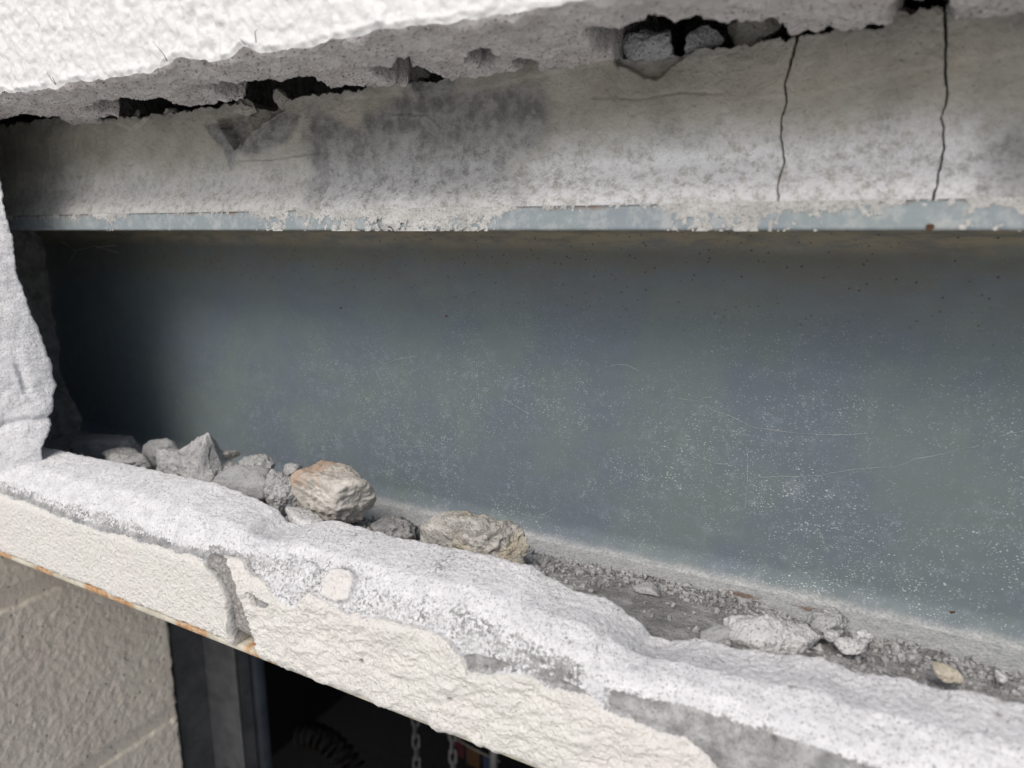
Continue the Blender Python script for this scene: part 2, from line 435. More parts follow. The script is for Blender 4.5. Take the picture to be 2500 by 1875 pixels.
# ------------------------------------------------------------------ ground and room behind the opening
FLOOR = -2.25
g = link('ground', raw_mesh('ground', [(-300, -300, FLOOR), (300, -300, FLOOR), (300, 300, FLOOR), (-300, 300, FLOOR)], [(0, 1, 2, 3)], M_GROUND))
tag(g, 'pale concrete driveway in front of the opening', None, kind='structure')
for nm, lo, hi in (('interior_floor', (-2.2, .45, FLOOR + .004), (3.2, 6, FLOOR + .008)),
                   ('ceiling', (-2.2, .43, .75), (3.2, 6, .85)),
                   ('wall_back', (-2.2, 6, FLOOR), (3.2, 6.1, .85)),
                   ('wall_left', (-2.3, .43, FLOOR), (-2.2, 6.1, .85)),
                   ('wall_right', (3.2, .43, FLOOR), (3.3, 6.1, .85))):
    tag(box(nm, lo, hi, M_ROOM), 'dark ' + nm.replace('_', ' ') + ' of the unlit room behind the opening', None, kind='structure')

# ------------------------------------------------------------------ upper wall: roughcast face with a broken lower edge
YF = .222
POCKETS = [
    [(-.3181, .252), (-.2878, .2459), (-.2678, .2538), (-.2495, .2638), (-.2550, .2854), (-.27, .388), (-.2942, .388), (-.3123, .2988), (-.3165, .2751)],
    [(-.4281, .2633), (-.3863, .2506), (-.3542, .2615), (-.366, .2788), (-.40, .388), (-.4195, .2948), (-.4295, .2768)],
    [(-.539, .2602), (-.4784, .2587), (-.4609, .2683), (-.4836, .2835), (-.53, .388), (-.62, .388), (-.62, .262)],
    [(-.2142, .2593), (-.1838, .2509), (-.1908, .2633), (-.2050, .388), (-.2179, .388), (-.2162, .2819)],
    [(-.1672, .2679), (-.1568, .2544), (-.1502, .2559), (-.1509, .265), (-.1588, .2807), (-.1688, .2839)],
    [(-.1508, .2768), (-.1437, .269), (-.1435, .2849), (-.1478, .2954), (-.1582, .2942)],
    [(-.1058, .2498), (-.0868, .249), (-.0791, .2448), (-.074, .2533), (-.068, .2513), (-.059, .2588), (-.0574, .2571), (-.0511, .2657), (-.0464, .2642), (-.0424, .2997), (-.045, .388), (-.0787, .388), (-.1118, .388), (-.1114, .2654)],
    [(-.0111, .2702), (-.0088, .2603), (.0031, .2668), (.0060, .288), (.004, .388), (-.0083, .388), (-.0106, .2937)],
    [(-.46, .289), (-.42, .2835), (-.37, .2875), (-.33, .2825), (-.28, .287), (-.24, .284), (-.24, .388), (-.46, .388)],
    [(-.046, .289), (-.03, .286), (-.012, .2875), (-.012, .388), (-.046, .388)],
    [(.06, .26), (.1, .252), (.13, .27), (.12, .388), (.07, .388)]]

wall = empty('painted_block_wall', (-.2, YF, .07), 'white roughcast painted block wall above the gap, broken along its lower edge', 'wall')
xs = axis((-1.6, -.6, .02), (-.6, -.47, .002), (-.47, .06, .0008), (.06, .16, .0015), (.16, .5, .006), (.5, 2.4, .05))
edge_z = .0698 + .0016 * fbm(np.stack([xs, xs * 0, xs * 0], 1), .012, 4) + .0022 * np.clip(fbm(np.stack([xs, xs * 0 + 3, xs * 0], 1), .05, 2), 0, 1)
edge_z += .003 * np.exp(-((xs + .245) / .007) ** 2) + .0035 * np.exp(-((xs + .285) / .012) ** 2)
tf = axis((1.4, .3, .05), (.3, .14, .003), (.14, .075, .0008), (.075, .0698, .0005))     # heights on the face, downwards
tu = axis((0, .094, .0008), (.094, .172, .003))                                          # distances back from the face
R0, R1 = len(tf), len(tu)
P = np.zeros((R0 + R1 - 1, len(xs), 3))
P[..., 0] = xs
blend = sstep(.11, .07, tf)[:, None]
P[:R0, :, 2] = tf[:, None] + (edge_z - .0698)[None, :] * blend
P[:R0, :, 1] = YF
P[R0 - 1:, :, 2] = edge_z[None, :] * np.ones((R1, 1)); P[R0 - 1:, :, 1] = YF + tu[:, None]
P[R0 - 1:, :, 2] += (.0698 - edge_z)[None, :] * sstep(0, .02, tu)[:, None]
dist = np.concatenate([tf - .0698, -tu[1:]])[:, None] * np.ones((1, len(xs)))
wf = sstep(-.0015, .0025, dist)
N3 = P.copy()
lump = fbm(N3 * (1, 1, .8), .0047, 3, .5, 1) + .5 * ridged(N3 * (1, 1, .7), .0085, 2, .5, 2)
front = .0014 * lump + .0006 * fbm(N3, .03, 3, .5, 3)
lip = np.exp(-((dist - .0015) / .002) ** 2)
front += lip * (.0009 + .0012 * fbm(N3, .005, 3, .5, 4))
under = .0028 * fbm(N3, .014, 5, .66, 5) + .0021 * ridged(N3 * (.5, 1, 1), .006, 4, .62, 6)
w_, _ = worley(N3, .004, 1); under += .0007 * (1 - w_)
jit = .0022 * fbm(N3, .008, 4, .6, 7)
pocket_shade = np.zeros(P.shape[:2]); deep = np.zeros(P.shape[:2])
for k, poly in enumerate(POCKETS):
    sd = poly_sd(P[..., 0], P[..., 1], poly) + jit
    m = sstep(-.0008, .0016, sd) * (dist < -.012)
    pocket_shade = np.maximum(pocket_shade, m); d_ = .056 if k not in (4, 5) else .026
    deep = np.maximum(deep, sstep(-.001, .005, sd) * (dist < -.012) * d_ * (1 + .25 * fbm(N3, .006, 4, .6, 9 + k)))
P[..., 1] -= front * wf
P[..., 1] += (1 - wf) * np.exp(-(dist / .004) ** 2) * .0012 * fbm(N3, .004, 3, .5, 8)
P[..., 2] -= under * (1 - wf) * sstep(.0, -.003, dist - .001)
P[..., 2] += deep
grid_obj('stucco_coat', P[:R0], M_STUCCO, wall)
grid_obj('broken_underside', P[R0 - 1:], M_UNDER, wall, {'pocket_shade': pocket_shade[R0 - 1:] * .8})
box('block_core', (-1.6, .246, .145), (2.4, .40, 1.4), M_CORE, wall)
box('rear_shell', (-1.6, .4005, -.186), (2.4, .4295, 1.4), M_CORE, wall)
# thin fibres hanging off the torn paint edge
for pts in ([(-.3755, .2195, .0700), (-.3766, .2180, .0728), (-.3780, .2172, .0758)], [(-.3752, .2195, .0705), (-.3749, .2178, .0735)],
            [(-.2908, .2195, .0722), (-.2903, .2175, .0748), (-.2925, .2165, .0775), (-.2945, .2162, .0800)],
            [(-.236, .2195, .0735), (-.2335, .2170, .0765), (-.232, .217, .0772)], [(-.2415, .219, .073), (-.2425, .217, .0752)]):
    t = np.linspace(0, 1, 9); a = np.array(pts); s = np.linspace(0, 1, len(a))
    c = np.stack([np.interp(t, s, a[:, i]) for i in range(3)], 1)
    v, f = sweep(c, np.linspace(.00022, .00008, 9), 5)
    link('paint_fibre', raw_mesh('paint_fibre', v, f, M_FIBRE), wall)

# right-hand end of the break-out (outside the picture): the wall goes on full height
box('lower_face', (.62, YF, -.2085), (2.4, .262, .0685), M_STUCCO, wall)

# ------------------------------------------------------------------ broken end of the face shell on the left
stub = empty('broken_wall_end', (-.52, .24, -.15), 'jagged light grey broken end of the block face shell at the left edge', 'broken wall')
SIL = [(.075, .2455), (.0349, .2459), (.0228, .2477), (.0006, .2481), (-.0298, .2487), (-.035, .2504), (-.0563, .2537), (-.0705, .2595), (-.081, .2590), (-.1028, .2618), (-.1129, .2588), (-.1304, .2535), (-.1420, .2465), (-.16, .2465)]
zz = axis((.069, -.166, .0008))
yb = line(SIL, zz)
zz3 = np.stack([zz * 0, zz * 0, zz], 1)
yb = yb + .0016 * fbm(zz3, .02, 5, .65, 116) + .0007 * ridged(zz3, .004, 3, .6, 17)
L_end = .05
ts = axis((-1.1, -.2, .05), (-.2, -.026, .004), (-.026, .026, .0009), (.026, .09, .0012), (.09, .5, .02))  # round the outline: front, end, back
Pst = np.zeros((len(zz), len(ts), 3))
for j, t in enumerate(ts):
    if t < 0:                                   # painted front, running left
        Pst[:, j] = np.stack([np.full_like(zz, -.523 + t), np.full_like(zz, YF), zz], 1)
    else:
        wid = yb - YF
        e = min(t / .036, 1.)
        if t <= .036: Pst[:, j] = np.stack([-.493 - .030 * (1 - e) ** 1.2 + 0 * zz, YF + wid * e, zz], 1)
        else: Pst[:, j] = np.stack([-.493 - (t - .036) + 0 * zz, yb + sstep(0, .05, t - .036) * (.262 - yb), zz], 1)
T = np.ones((len(zz), 1)) * ts[None, :]
n3 = Pst.copy()
endm = sstep(-.006, 0, T) * sstep(.2, .06, T)
nx = sstep(-.004, .003, T) * sstep(.044, .033, T)
ny = np.where(T < .018, -sstep(.004, -.002, T), sstep(.03, .038, T))
rough = .0016 * fbm(n3, .03, 4, .5, 11) + .0004 * ridged(n3, .008, 3, .6, 12) + .00045 * fbm(n3, .0025, 2, .5, 13)
low = sstep(-.07, -.11, n3[..., 2])
crackz = -.126 + .006 * fbm(n3 * (1, 1, 0), .02, 2, .5, 14) + .35 * (n3[..., 1] - .24)
fiss = np.exp(-((n3[..., 2] - crackz) / .0022) ** 2) + .8 * np.exp(-((n3[..., 1] - (.2475 - .1 * (n3[..., 2] + .1))) / .0016) ** 2) * sstep(-.115, -.1, n3[..., 2]) * sstep(-.075, -.09, n3[..., 2])
rough = rough + low * (.0016 * ridged(n3, .016, 3, .55, 15)) - .0028 * fiss
lean = -.004 * sstep(-.0, .07, n3[..., 2]) * endm      # the top of the break lies further left
Pst[..., 0] += endm * rough * nx + lean * np.where(T >= 0, 1, 0)
Pst[..., 1] += endm * rough * .8 * ny
frontm = sstep(-.002, -.006, T)
Pst[..., 1] -= .0005 * fbm(n3, .004, 3) * frontm
Z0 = np.zeros(T.shape)
grid_obj('shell_stub', Pst, M_SHELL, stub, {'paint': frontm, 'grey': (1 - frontm) * (.1 + .12 * fbm(n3, .02, 3)), 'joint': Z0, 'pit': Z0})

# ------------------------------------------------------------------ concrete fill above the beam: three lengths parted by two cracks
YG = .295
CRACK1 = [(.08, -.0418), (.0683, -.0424), (.058, -.0444), (.0524, -.0454), (.0466, -.0443), (.0395, -.0459), (.0306, -.0448), (.0247, -.0437), (.0187, -.0446), (.0103, -.0434)]
CRACK2 = [(.08, .0035), (.0749, .0035), (.0621, .0054), (.053, .0061), (.0451, .0076), (.0373, .0067), (.0278, .0089), (.0198, .008), (.0103, .0071)]
fill = empty('concrete_fill', (-.2, .33, .0103), 'stained grey-beige concrete fill cracked into three lengths above the steel beam', 'concrete')
gx = axis((-1.0, -.62, .01), (-.62, -.049, .00075), (-.049, -.039, .0002), (-.039, .0, .00075), (.0, .012, .0002), (.012, .08, .00075), (.08, .62, .01))
gz = axis((.0103, .0715, .0005))
jag = np.zeros(len(gx))
ztop = np.full(len(gx), .079)
for a, b, h in ((-.46, -.24, .0678), (-.046, -.012, .0682), (-.62, -.46, .0725), (-.2179, -.19, .068), (-.1118, -.042, .0680), (-.0111, .006, .071), (.06, .13, .07)):
    m = sstep(a - .003, a + .002, gx) * sstep(b + .003, b - .002, gx); ztop = ztop * (1 - m) + h * m
gx3 = np.stack([gx, gx * 0, gx * 0], 1)
ztop += .0026 * fbm(gx3, .009, 4, .65, 21) + .0016 * ridged(gx3, .004, 3, .6, 22)
ztop -= .004 * np.exp(-((gx + .317) / .01) ** 2)
r_ = np.linspace(0, 1, len(gz))
Pg = np.zeros((len(gz) + 12, len(gx), 3))
Pg[..., 0] = gx
Pg[:len(gz), :, 2] = gz[0] + r_[:, None] * (ztop - gz[0])[None, :]
Pg[:len(gz), :, 1] = YG
back = np.linspace(0, 1, 13)[1:]
Pg[len(gz):, :, 2] = ztop[None, :]; Pg[len(gz):, :, 1] = YG + back[:, None] * .1
X, Zg = Pg[..., 0], Pg[..., 2]
fr = np.concatenate([np.ones(len(gz)), np.zeros(12)])[:, None]
n3 = Pg.copy()
dy = -.009 * sstep(.03, .0103, Zg) ** 1.5                     # foot curves forward onto the flange
dy += .0010 * fbm(n3, .03, 4, .5, 23) + .0006 * fbm(n3, .005, 5, .7, 24)
jit = .0012 * fbm(n3, .006, 4, .6, 25)
REC1 = [(-.3525, .0623), (-.3225, .0665), (-.3127, .075), (-.2974, .075), (-.3009, .0639), (-.3169, .0577), (-.3411, .045), (-.3469, .0531)]
REC2 = [(-.124, .0825), (-.0893, .083), (-.089, .073), (-.0807, .0691), (-.0902, .0633), (-.095, .0592), (-.102, .0622), (-.1127, .0679)]
rec1 = poly_mask(X, Zg, REC1, .0006, jit * 1.3); rec2 = poly_mask(X, Zg, REC2, .0008, jit)
dy += rec1 * (.0062 + .0032 * fbm(n3, .007, 5, .72, 26)) + rec2 * (.0032 + .0003 * fbm(n3, .003, 2, .6, 27))
FLAKE = [(-.475, .0722), (-.42, .0715), (-.413, .0668), (-.427, .0610), (-.445, .0655)]
dy -= poly_mask(X, Zg, FLAKE, .0004, jit * .3) * .0022
dy -= sstep(-.0006, .0006, Zg - line([(-.25, .0655), (-.215, .0637), (-.18, .0625), (-.15, .0655), (-.11, .0685)], X) + jit * .3) * sstep(-.26, -.25, X) * sstep(-.105, -.115, X) * .0011
dy -= sstep(-.0005, .0005, Zg - line([(-.08, .05), (-.0454, .0487), (-.04, .0470), (-.028, .0505), (-.005, .0535), (.02, .0560), (.08, .06)], X) + jit * .2) * sstep(-.06, -.05, X) * .0009
dy -= sstep(-.0004, .0004, line([(-.33, .0385), (-.31, .0378), (-.28, .0395)], X) - Zg + jit * .5) * sstep(-.345, -.335, X) * sstep(-.27, -.28, X) * .0008
# fine hair crack lines
for pl in ([(-.228, .056), (-.206, .054), (-.198, .047), (-.197, .038)], [(-.148, .060), (-.149, .050), (-.1475, .038)], [(-.122, .055), (-.1, .0525), (-.085, .054), (-.07, .052)], [(-.445, .042), (-.44, .0405), (-.432, .041)]):
    d_ = np.full(X.shape, 1.)
    for (x0, z0), (x1, z1) in zip(pl[:-1], pl[1:]):
        ex, ez = x1 - x0, z1 - z0; t = np.clip(((X - x0) * ex + (Zg - z0) * ez) / (ex * ex + ez * ez), 0, 1)
        d_ = np.minimum(d_, np.hypot(X - x0 - t * ex, Zg - z0 - t * ez))
    dy += .0007 * np.exp(-((d_ + jit * .25) / .0005) ** 2)
wob = .0005 * fbm(n3 * (0, 0, 1), .005, 4, .65, 28) + .00035 * ridged(n3 * (0, 0, 1), .0026, 2, .6, 36)
c1 = line(CRACK1, Zg) + wob; c2 = line(CRACK2, Zg) - wob * 1.2
wd1 = .0001 + .0002 * sstep(.04, .07, Zg) + .00022 * fbm(n3 * (0, 0, 1), .005, 3, .6, 29); wd2 = .00006 + .00014 * sstep(.045, .07, Zg) + .00022 * fbm(n3 * (0, 0, 1), .006, 3, .6, 30)
dy += fr * .02 * (sstep(wd1 + .00022, wd1 - .00005, np.abs(X - c1)) + sstep(wd2 + .00022, wd2 - .00005, np.abs(X - c2)))
Pg[..., 1] += dy * np.where(fr > 0, 1, np.linspace(1, .2, len(gz) + 12)[:, None])
# colour masks: grey damp stain, white salt bloom
grey = poly_mask(X, Zg, [(-.285, .066), (-.262, .05), (-.24, .055), (-.215, .062), (-.19, .064), (-.15, .058), (-.135, .042), (-.16, .03), (-.15, .012), (-.29, .009), (-.285, .04)], .010, .010 * fbm(n3, .03, 4, .6, 31))
grey = np.maximum(grey, poly_mask(X, Zg, [(-.365, .06), (-.335, .06), (-.337, .045), (-.345, .033), (-.350, .045)], .002, jit))
grey = np.maximum(grey, poly_mask(X, Zg, [(-.345, .045), (-.32, .056), (-.3, .062), (-.285, .06), (-.30, .046), (-.33, .040)], .004, jit))
grey = np.maximum(grey, poly_mask(X, Zg, [(-.215, .073), (-.190, .073), (-.190, .062), (-.200, .054), (-.213, .058)], .0015, jit) * .9)
grey = np.maximum(grey, .8 * sstep(.3, .75, fbm(n3, .03, 4, .6, 32)) * sstep(-.12, -.05, X) * sstep(.055, .03, Zg))
grey = np.maximum(grey, .95 * sstep(.005, .03, X + .006 * fbm(n3, .02, 4, .6, 35)) * sstep(.05, .02, Zg)); grey = np.maximum(grey, .8 * sstep(.012, .03, X) * sstep(.055, .068, Zg)); grey = np.maximum(grey, rec2 * .35)
bloom = sstep(.052, .018, Zg + .006 * fbm(n3, .03, 4, .6, 33))
bloom *= np.where(X < -.27, .6, 1) * (1 - .45 * poly_mask(X, Zg, [(-.28, .05), (-.14, .045), (-.15, .01), (-.28, .01)], .012, .012 * fbm(n3, .02, 4, .6, 34)))
bloom *= 1 - .6 * sstep(.012, .03, X)
bloom = np.clip(bloom + .5 * np.exp(-((Zg - .024) / .006) ** 2) * sstep(-.14, -.11, X) * sstep(.0, -.04, X), 0, 1)
bloom *= (1 - rec1) * (1 - rec2)
cx = (X[:-1, :-1] + X[:-1, 1:]) / 2; cz = (Zg[:-1, :-1] + Zg[1:, :-1]) / 2
s1, s2 = cx > line(CRACK1, cz), cx > line(CRACK2, cz)
grey = np.maximum(grey, .14 + .32 * fbm(n3, .05, 5, .65, 37))
at = {'grey': np.clip(grey, 0, 1), 'bloom': bloom, 'rough': rec1}
for keep in (~s1, s1 & ~s2, s2):
    grid_obj('concrete_length', Pg, M_GROUT, fill, at, keep)
for c, w, k in [((-0.0998, 0.3, 0.0734), 0.0229, 0), ((-0.1201, 0.304, 0.0798), 0.0134, 1), ((-0.06, 0.306, 0.0761), 0.021, 2), ((-0.0787, 0.302, 0.074), 0.0153, 3), ((-0.3056, 0.3, 0.0692), 0.017, 4), ((-0.3321, 0.298, 0.0674), 0.0146, 5), ((-0.2363, 0.3, 0.0779), 0.017, 6), ((-0.2154, 0.302, 0.0759), 0.0114, 7), ((-0.3946, 0.299, 0.0676), 0.0146, 8), ((-0.4306, 0.298, 0.0662), 0.0194, 9), ((-0.1784, 0.3, 0.074), 0.0076, 10), ((-0.0067, 0.303, 0.0718), 0.0114, 11)]:
    o = link('mortar_flake', stone_mesh('mortar_flake', (w, w * .32, w * .62), M_GROUT if k % 3 else M_CHUNK_GREY, 240 + k, 5, 4, 1.4, None, 30), fill, Vector(c) - fill.location)
    o.rotation_euler = (.25 * math.sin(k * 3.3), .5 * math.sin(k * 1.9), .3 * math.sin(k * 2.7))
box('core', (-1.0, .325, .0106), (.62, .399, .060), M_CORE, fill)

# ------------------------------------------------------------------ steel beam
beam = empty('steel_beam', (-.2, .361, -.19), 'blue-grey painted steel beam running the length of the gap, white plaster on its flange edge', 'steel beam')
def extrude(name, prof, x0, x1, mat_, parent, step=None):
    prof = np.array(prof); xs_ = np.linspace(x0, x1, max(2, int((x1 - x0) / (step or 10)) + 1))
    Pp = np.zeros((len(prof) + 1, len(xs_), 3)); Pp[..., 0] = xs_; pr = np.vstack([prof, prof[:1]])
    Pp[..., 1] = pr[:, :1]; Pp[..., 2] = pr[:, 1:]
    return grid_obj(name, Pp, mat_, parent)
def arc(cy, cz, r, a0, a1, n=8):
    a = np.radians(np.linspace(a0, a1, n)); return [(cy + r * math.cos(t), cz + r * math.sin(t)) for t in a]
tfp = arc(.2835, .0085, .0015, 90, 180, 8) + arc(.2835, .0015, .0015, 180, 270, 8) + [(.394, 0), (.395, 0), (.3952, .0001), (.3952, .0099), (.395, .01), (.394, .01)]
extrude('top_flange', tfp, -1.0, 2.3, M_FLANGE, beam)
wbp = arc(.349, -.0116, .012, 92, 0, 36) + arc(.349, -.1684, .012, 0, -92, 36) + [(.349, -.183), (.375, -.183), (.3752, -.1829), (.369, -.165), (.369, -.015), (.3752, .0029), (.375, .003), (.349, .003)]
o = extrude('web', wbp, -1.0, 2.3, M_STEEL, beam, .01)
bfp = arc(.2835, -.1815, .0015, 90, 180, 8) + [(.282, -.1899), (.2821, -.19), (.3949, -.19), (.395, -.1899), (.395, -.1801), (.3949, -.18), (.394, -.18), (.285, -.18)]
extrude('bottom_flange', bfp, -1.0, 2.3, M_STEEL, beam)
# plaster dabs left on the flange edge
COVER = [(-.6, .2), (-.52, .2), (-.5, .3), (-.49, .1), (-.48, .5), (-.472, .1), (-.455, .5), (-.43, .42), (-.41, .12), (-.35, .18), (-.325, .08), (-.31, .55), (-.293, .65), (-.287, .2), (-.275, .55), (-.25, .8), (-.2, .86), (-.165, .74), (-.155, .3), (-.1, .18), (-.085, .45), (-.06, .8), (-.03, .68), (-.015, .36), (0, .32), (.02, .36), (.04, .68), (.075, .7), (.3, .6)]
CUTS = [-.56, -.488, -.472, -.42, -.325, -.287, -.155, -.1, -.02, .02, .3]
for k, (a, b) in enumerate(zip(CUTS[:-1], CUTS[1:])):
    sx = axis((a, b, .00032 if a < .02 else .0006)); sz = axis((-.0003, .0104, .0003))
    Ps = np.zeros((len(sz), len(sx), 3)); Ps[..., 0] = sx; Ps[..., 2] = sz[:, None]
    n3 = Ps.copy(); amt = line(COVER, Ps[..., 0])
    h = .55 * fbm(n3 * (.8, 1, .9), .011, 5, .75, 41) + .45 * fbm(n3 * (1.2, 1, 1), .0035, 3, .7, 61) + .85 * amt - .62
    h += .6 * sstep(.004, .0105, Ps[..., 2]) * (.45 + amt * .9)
    th = np.clip(h, 0, 1) ** .8 * .0010 + .0004 * np.clip(h, 0, 1) * ridged(n3, .003, 3, .6, 42)
    th += .0022 * np.exp(-((Ps[..., 0] + .222) / .008) ** 2 - ((Ps[..., 2] - .004) / .004) ** 2)
    Ps[..., 1] = .2819 - th
    hc = (h[:-1, :-1] + h[1:, 1:]) / 2
    if (hc > .02).any(): grid_obj('plaster_smear', Ps, M_MORTAR, beam, None, hc > .02)
# fine pale threads and scratches on the web
THREADS = [[(-0.0787, -0.0904), (-0.0682, -0.0934), (-0.0579, -0.0968), (-0.0422, -0.0976), (-0.0273, -0.0964), (-0.0062, -0.0934)], [(-0.054, -0.1229), (-0.0385, -0.1198), (-0.0256, -0.117), (-0.0098, -0.1112), (0.0054, -0.1077), (0.0148, -0.1022), (0.0256, -0.0976), (0.0374, -0.092)], [(-0.0584, -0.104), (-0.0598, -0.1118), (-0.0592, -0.1205), (-0.0589, -0.1405)], [(-0.0971, -0.0866), (-0.0873, -0.0866), (-0.0791, -0.0828), (-0.0711, -0.0787)], [(-0.1353, -0.073), (-0.1306, -0.0712), (-0.1259, -0.0712), (-0.1189, -0.0737)], [(-0.0857, -0.1158), (-0.077, -0.1189), (-0.0665, -0.1188)], [(0.0443, -0.0873), (0.0526, -0.0834)], [(-0.2948, -0.0862), (-0.2845, -0.0825), (-0.2648, -0.0777)], [(-0.3277, -0.1063), (-0.3165, -0.1014), (-0.3089, -0.0916)], [(-0.2022, -0.0991), (-0.1856, -0.1054)]]
for k, pl in enumerate(THREADS):
    a = np.array(pl); t = np.linspace(0, 1, 12 * len(a)); q = np.linspace(0, 1, len(a))
    c = np.stack([np.interp(t, q, a[:, 0]), np.full(len(t), .36085), np.interp(t, q, a[:, 1])], 1)
    c[:, 2] += .0006 * fbm(c, .006, 3, .6, 130 + k); c[:, 0] += .0004 * fbm(c, .004, 2, .6, 140 + k)
    v, f = sweep(c, .00003 + .00005 * np.abs(np.sin(t * 9 + k)), 5)
    link('dust_thread', raw_mesh('dust_thread', v, f, M_MORTAR), beam)
M_RUST = m_plain('brown_rust', (.085, .05, .028), .9, .1, 0., .4, .002)
for k, (x, y, z, w) in enumerate([(-0.2746, 0.3606, -0.1759, 0.0032), (-0.1559, 0.3596, -0.1785, 0.0037), (-0.0953, 0.359, -0.1785, 0.0042), (0.0357, 0.36, -0.1739, 0.0046), (-0.3268, 0.3609, -0.0506, 0.0021), (-0.2423, 0.3609, -0.0513, 0.0018), (0.0067, 0.2818, 0.001, 0.0032)]):
    o = link('rust_spot', stone_mesh('rust_spot', (w * .8, .0006, w * .7), M_RUST, 300 + k, 4, 5, 2.5, None, 30), beam, Vector((x, y, z)) - beam.location)
cob = empty('cobweb', (-0.5926, 0.335, -0.0088), 'faint cobweb strands in the dark upper left corner under the flange', 'cobweb')
for k, pl in enumerate([[(-0.5926, 0.335, -0.0088), (-0.5747, 0.335, -0.0156), (-0.5497, 0.335, -0.0116), (-0.52, 0.335, -0.0167)], [(-0.5747, 0.335, -0.0156), (-0.585, 0.335, -0.0248)], [(-0.5473, 0.335, -0.0128), (-0.5213, 0.335, -0.0107)]]):
    v, f = sweep(pl, .00012, 5); link('strand', raw_mesh('strand', v, f, M_MORTAR), cob)
cy, cz_ = axis((.2655, .3600, .0015)), axis((-.1796, -.0004, .0015))
CY, CZ = np.meshgrid(cy, cz_); pc = np.stack([0 * CY - .665, CY, CZ], -1); n3 = pc.copy()
pc[..., 0] += .014 * fbm(n3, .05, 4, .55, 75) + .003 * ridged(n3, .014, 4, .6, 76) + .02 * sstep(-.12, -.17, CZ)
pk = grid_obj('added_dark_end', pc, M_CRUMB)  # end sheet added to keep the far left of the gap dark
tag(pk, 'added rough dark end sheet standing for the deep shade at the far left of the gap', 'mortar')
bed = box('bedding_mortar', (-1.0, .285, -.2050), (2.3, .395, -.1902), M_CORE)
tag(bed, 'thin mortar bedding between the beam and the steel plate', 'mortar')

# ------------------------------------------------------------------ lower face shell: block strip in front of the beam
shell = empty('face_shell_course', (-.2, .24, -.2105), 'strip of cream painted block face shell below the gap, broken along its dusty white top', 'broken wall')
BACK = [(-1.0, -.149), (-.5213, -.149), (-.4584, -.1468), (-.3869, -.1448), (-.3423, -.1437), (-.3152, -.1463), (-.2898, -.1501), (-.2842, -.1562), (-.272, -.156), (-.251, -.1489), (-.2261, -.1488), (-.188, -.1482), (-.1535, -.1467), (-.1323, -.1467), (-.1121, -.1536), (-.0969, -.1534), (-.0803, -.1603), (-.0766, -.1649), (-.0679, -.1642), (-.058, -.1603), (-.0451, -.16), (-.0268, -.158), (-.0113, -.154), (.0013, -.1567), (.0142, -.1541), (.0267, -.1547), (.036, -.1524), (.0453, -.153), (.0497, -.1523), (.2, -.156), (.7, -.15)]
sx = axis((-1.0, -.56, .01), (-.56, .07, .00072), (.07, .16, .002), (.16, .62, .01))
zbk = line(BACK, sx) + .0008 * fbm(np.stack([sx, sx * 0, sx * 0], 1), .01, 4, .6, 51)
prof = [(.262, -.2100), (.222, -.2105), (.222, -.1715), (.229, -.1595), (.2385, -.1530), (.262, -.150), (.2645, -.181)]
seg = [8, 52, 20, 18, 30, 30]
prow = []; qv = []
acc = -.040
for (a, b, n_) in zip(prof[:-1], prof[1:], seg):
    L_ = math.hypot(b[0] - a[0], b[1] - a[1])
    for i in range(n_):
        prow.append((a[0] + (b[0] - a[0]) * i / n_, a[1] + (b[1] - a[1]) * i / n_)); qv.append(acc + L_ * i / n_)
    acc += L_
prow.append(prof[-1]); qv.append(acc)
prow = np.array(prow); qv = np.array(qv)
for it in range(4):                                      # round the corners of the profile
    sm = prow.copy(); sm[1:-1] = (prow[:-2] + 2 * prow[1:-1] + prow[2:]) / 4
    keepc = (np.abs(qv) < .0015)[:, None]; prow = np.where(keepc & (it > 2), prow, sm)
tan = np.gradient(prow, axis=0); nrm = np.stack([-tan[:, 1], tan[:, 0]], 1); nrm /= np.linalg.norm(nrm, axis=1)[:, None]
nrm *= np.sign((nrm[80:81, 1] if True else 1))
Ps = np.zeros((len(qv), len(sx), 3)); Ps[..., 0] = sx
Ps[..., 1] = prow[:, :1]; Ps[..., 2] = prow[:, 1:]
Q = qv[:, None] * np.ones((1, len(sx))); X = Ps[..., 0]
topw = sstep(.044, .0873, Q) * sstep(.0873 + .034, .0873, Q)
Ps[..., 2] += topw * (zbk + .150)[None, :]
n3 = Ps.copy()
nX = n3 * (1, 1, 1)
big = fbm(nX, .035, 4, .5, 52)
jq = .0028 * fbm(nX * (1, 1, 1), .012, 5, .6, 53)
PAINT = [(-1.0, .042), (-.5039, .0429), (-.4748, .0427), (-.4465, .0414), (-.4033, .0398), (-.3592, .0421), (-.328, .0425), (-.3117, .0427), (-.2985, .042), (-.291, .0484), (-.2792, .0500), (-.2682, .0439), (-.2565, .0405), (-.2476, .0343), (-.2395, .0343), (-.2306, .0438), (-.2224, .0428), (-.2064, .0392), (-.2013, .0414), (-.197, .0397), (-.1735, .0438), (-.1517, .0426), (-.1422, .0366), (-.1383, .0321), (-.1228, .0372), (-.1119, .0389), (-.1063, .0354), (-.0877, .0397), (-.0824, .0348), (-.0618, .0339), (-.0499, .0348), (-.038, .0271), (.0, .026), (.05, .03), (.7, .04)]
GREY = [(-1.0, .053), (-.5143, .0539), (-.4842, .0534), (-.4423, .0526), (-.402, .0538), (-.3709, .0536), (-.3367, .0509), (-.3089, .0488), (-.2916, .0514), (-.2672, .0548), (-.2408, .0602), (-.2187, .0623), (-.1905, .0564), (-.1659, .0529), (-.1466, .0562), (-.1253, .0529), (-.1064, .0514), (-.0863, .0476), (-.0785, .0435), (-.0722, .0438), (-.0483, .0453), (-.0208, .0458), (.0043, .0444), (.7, .05)]
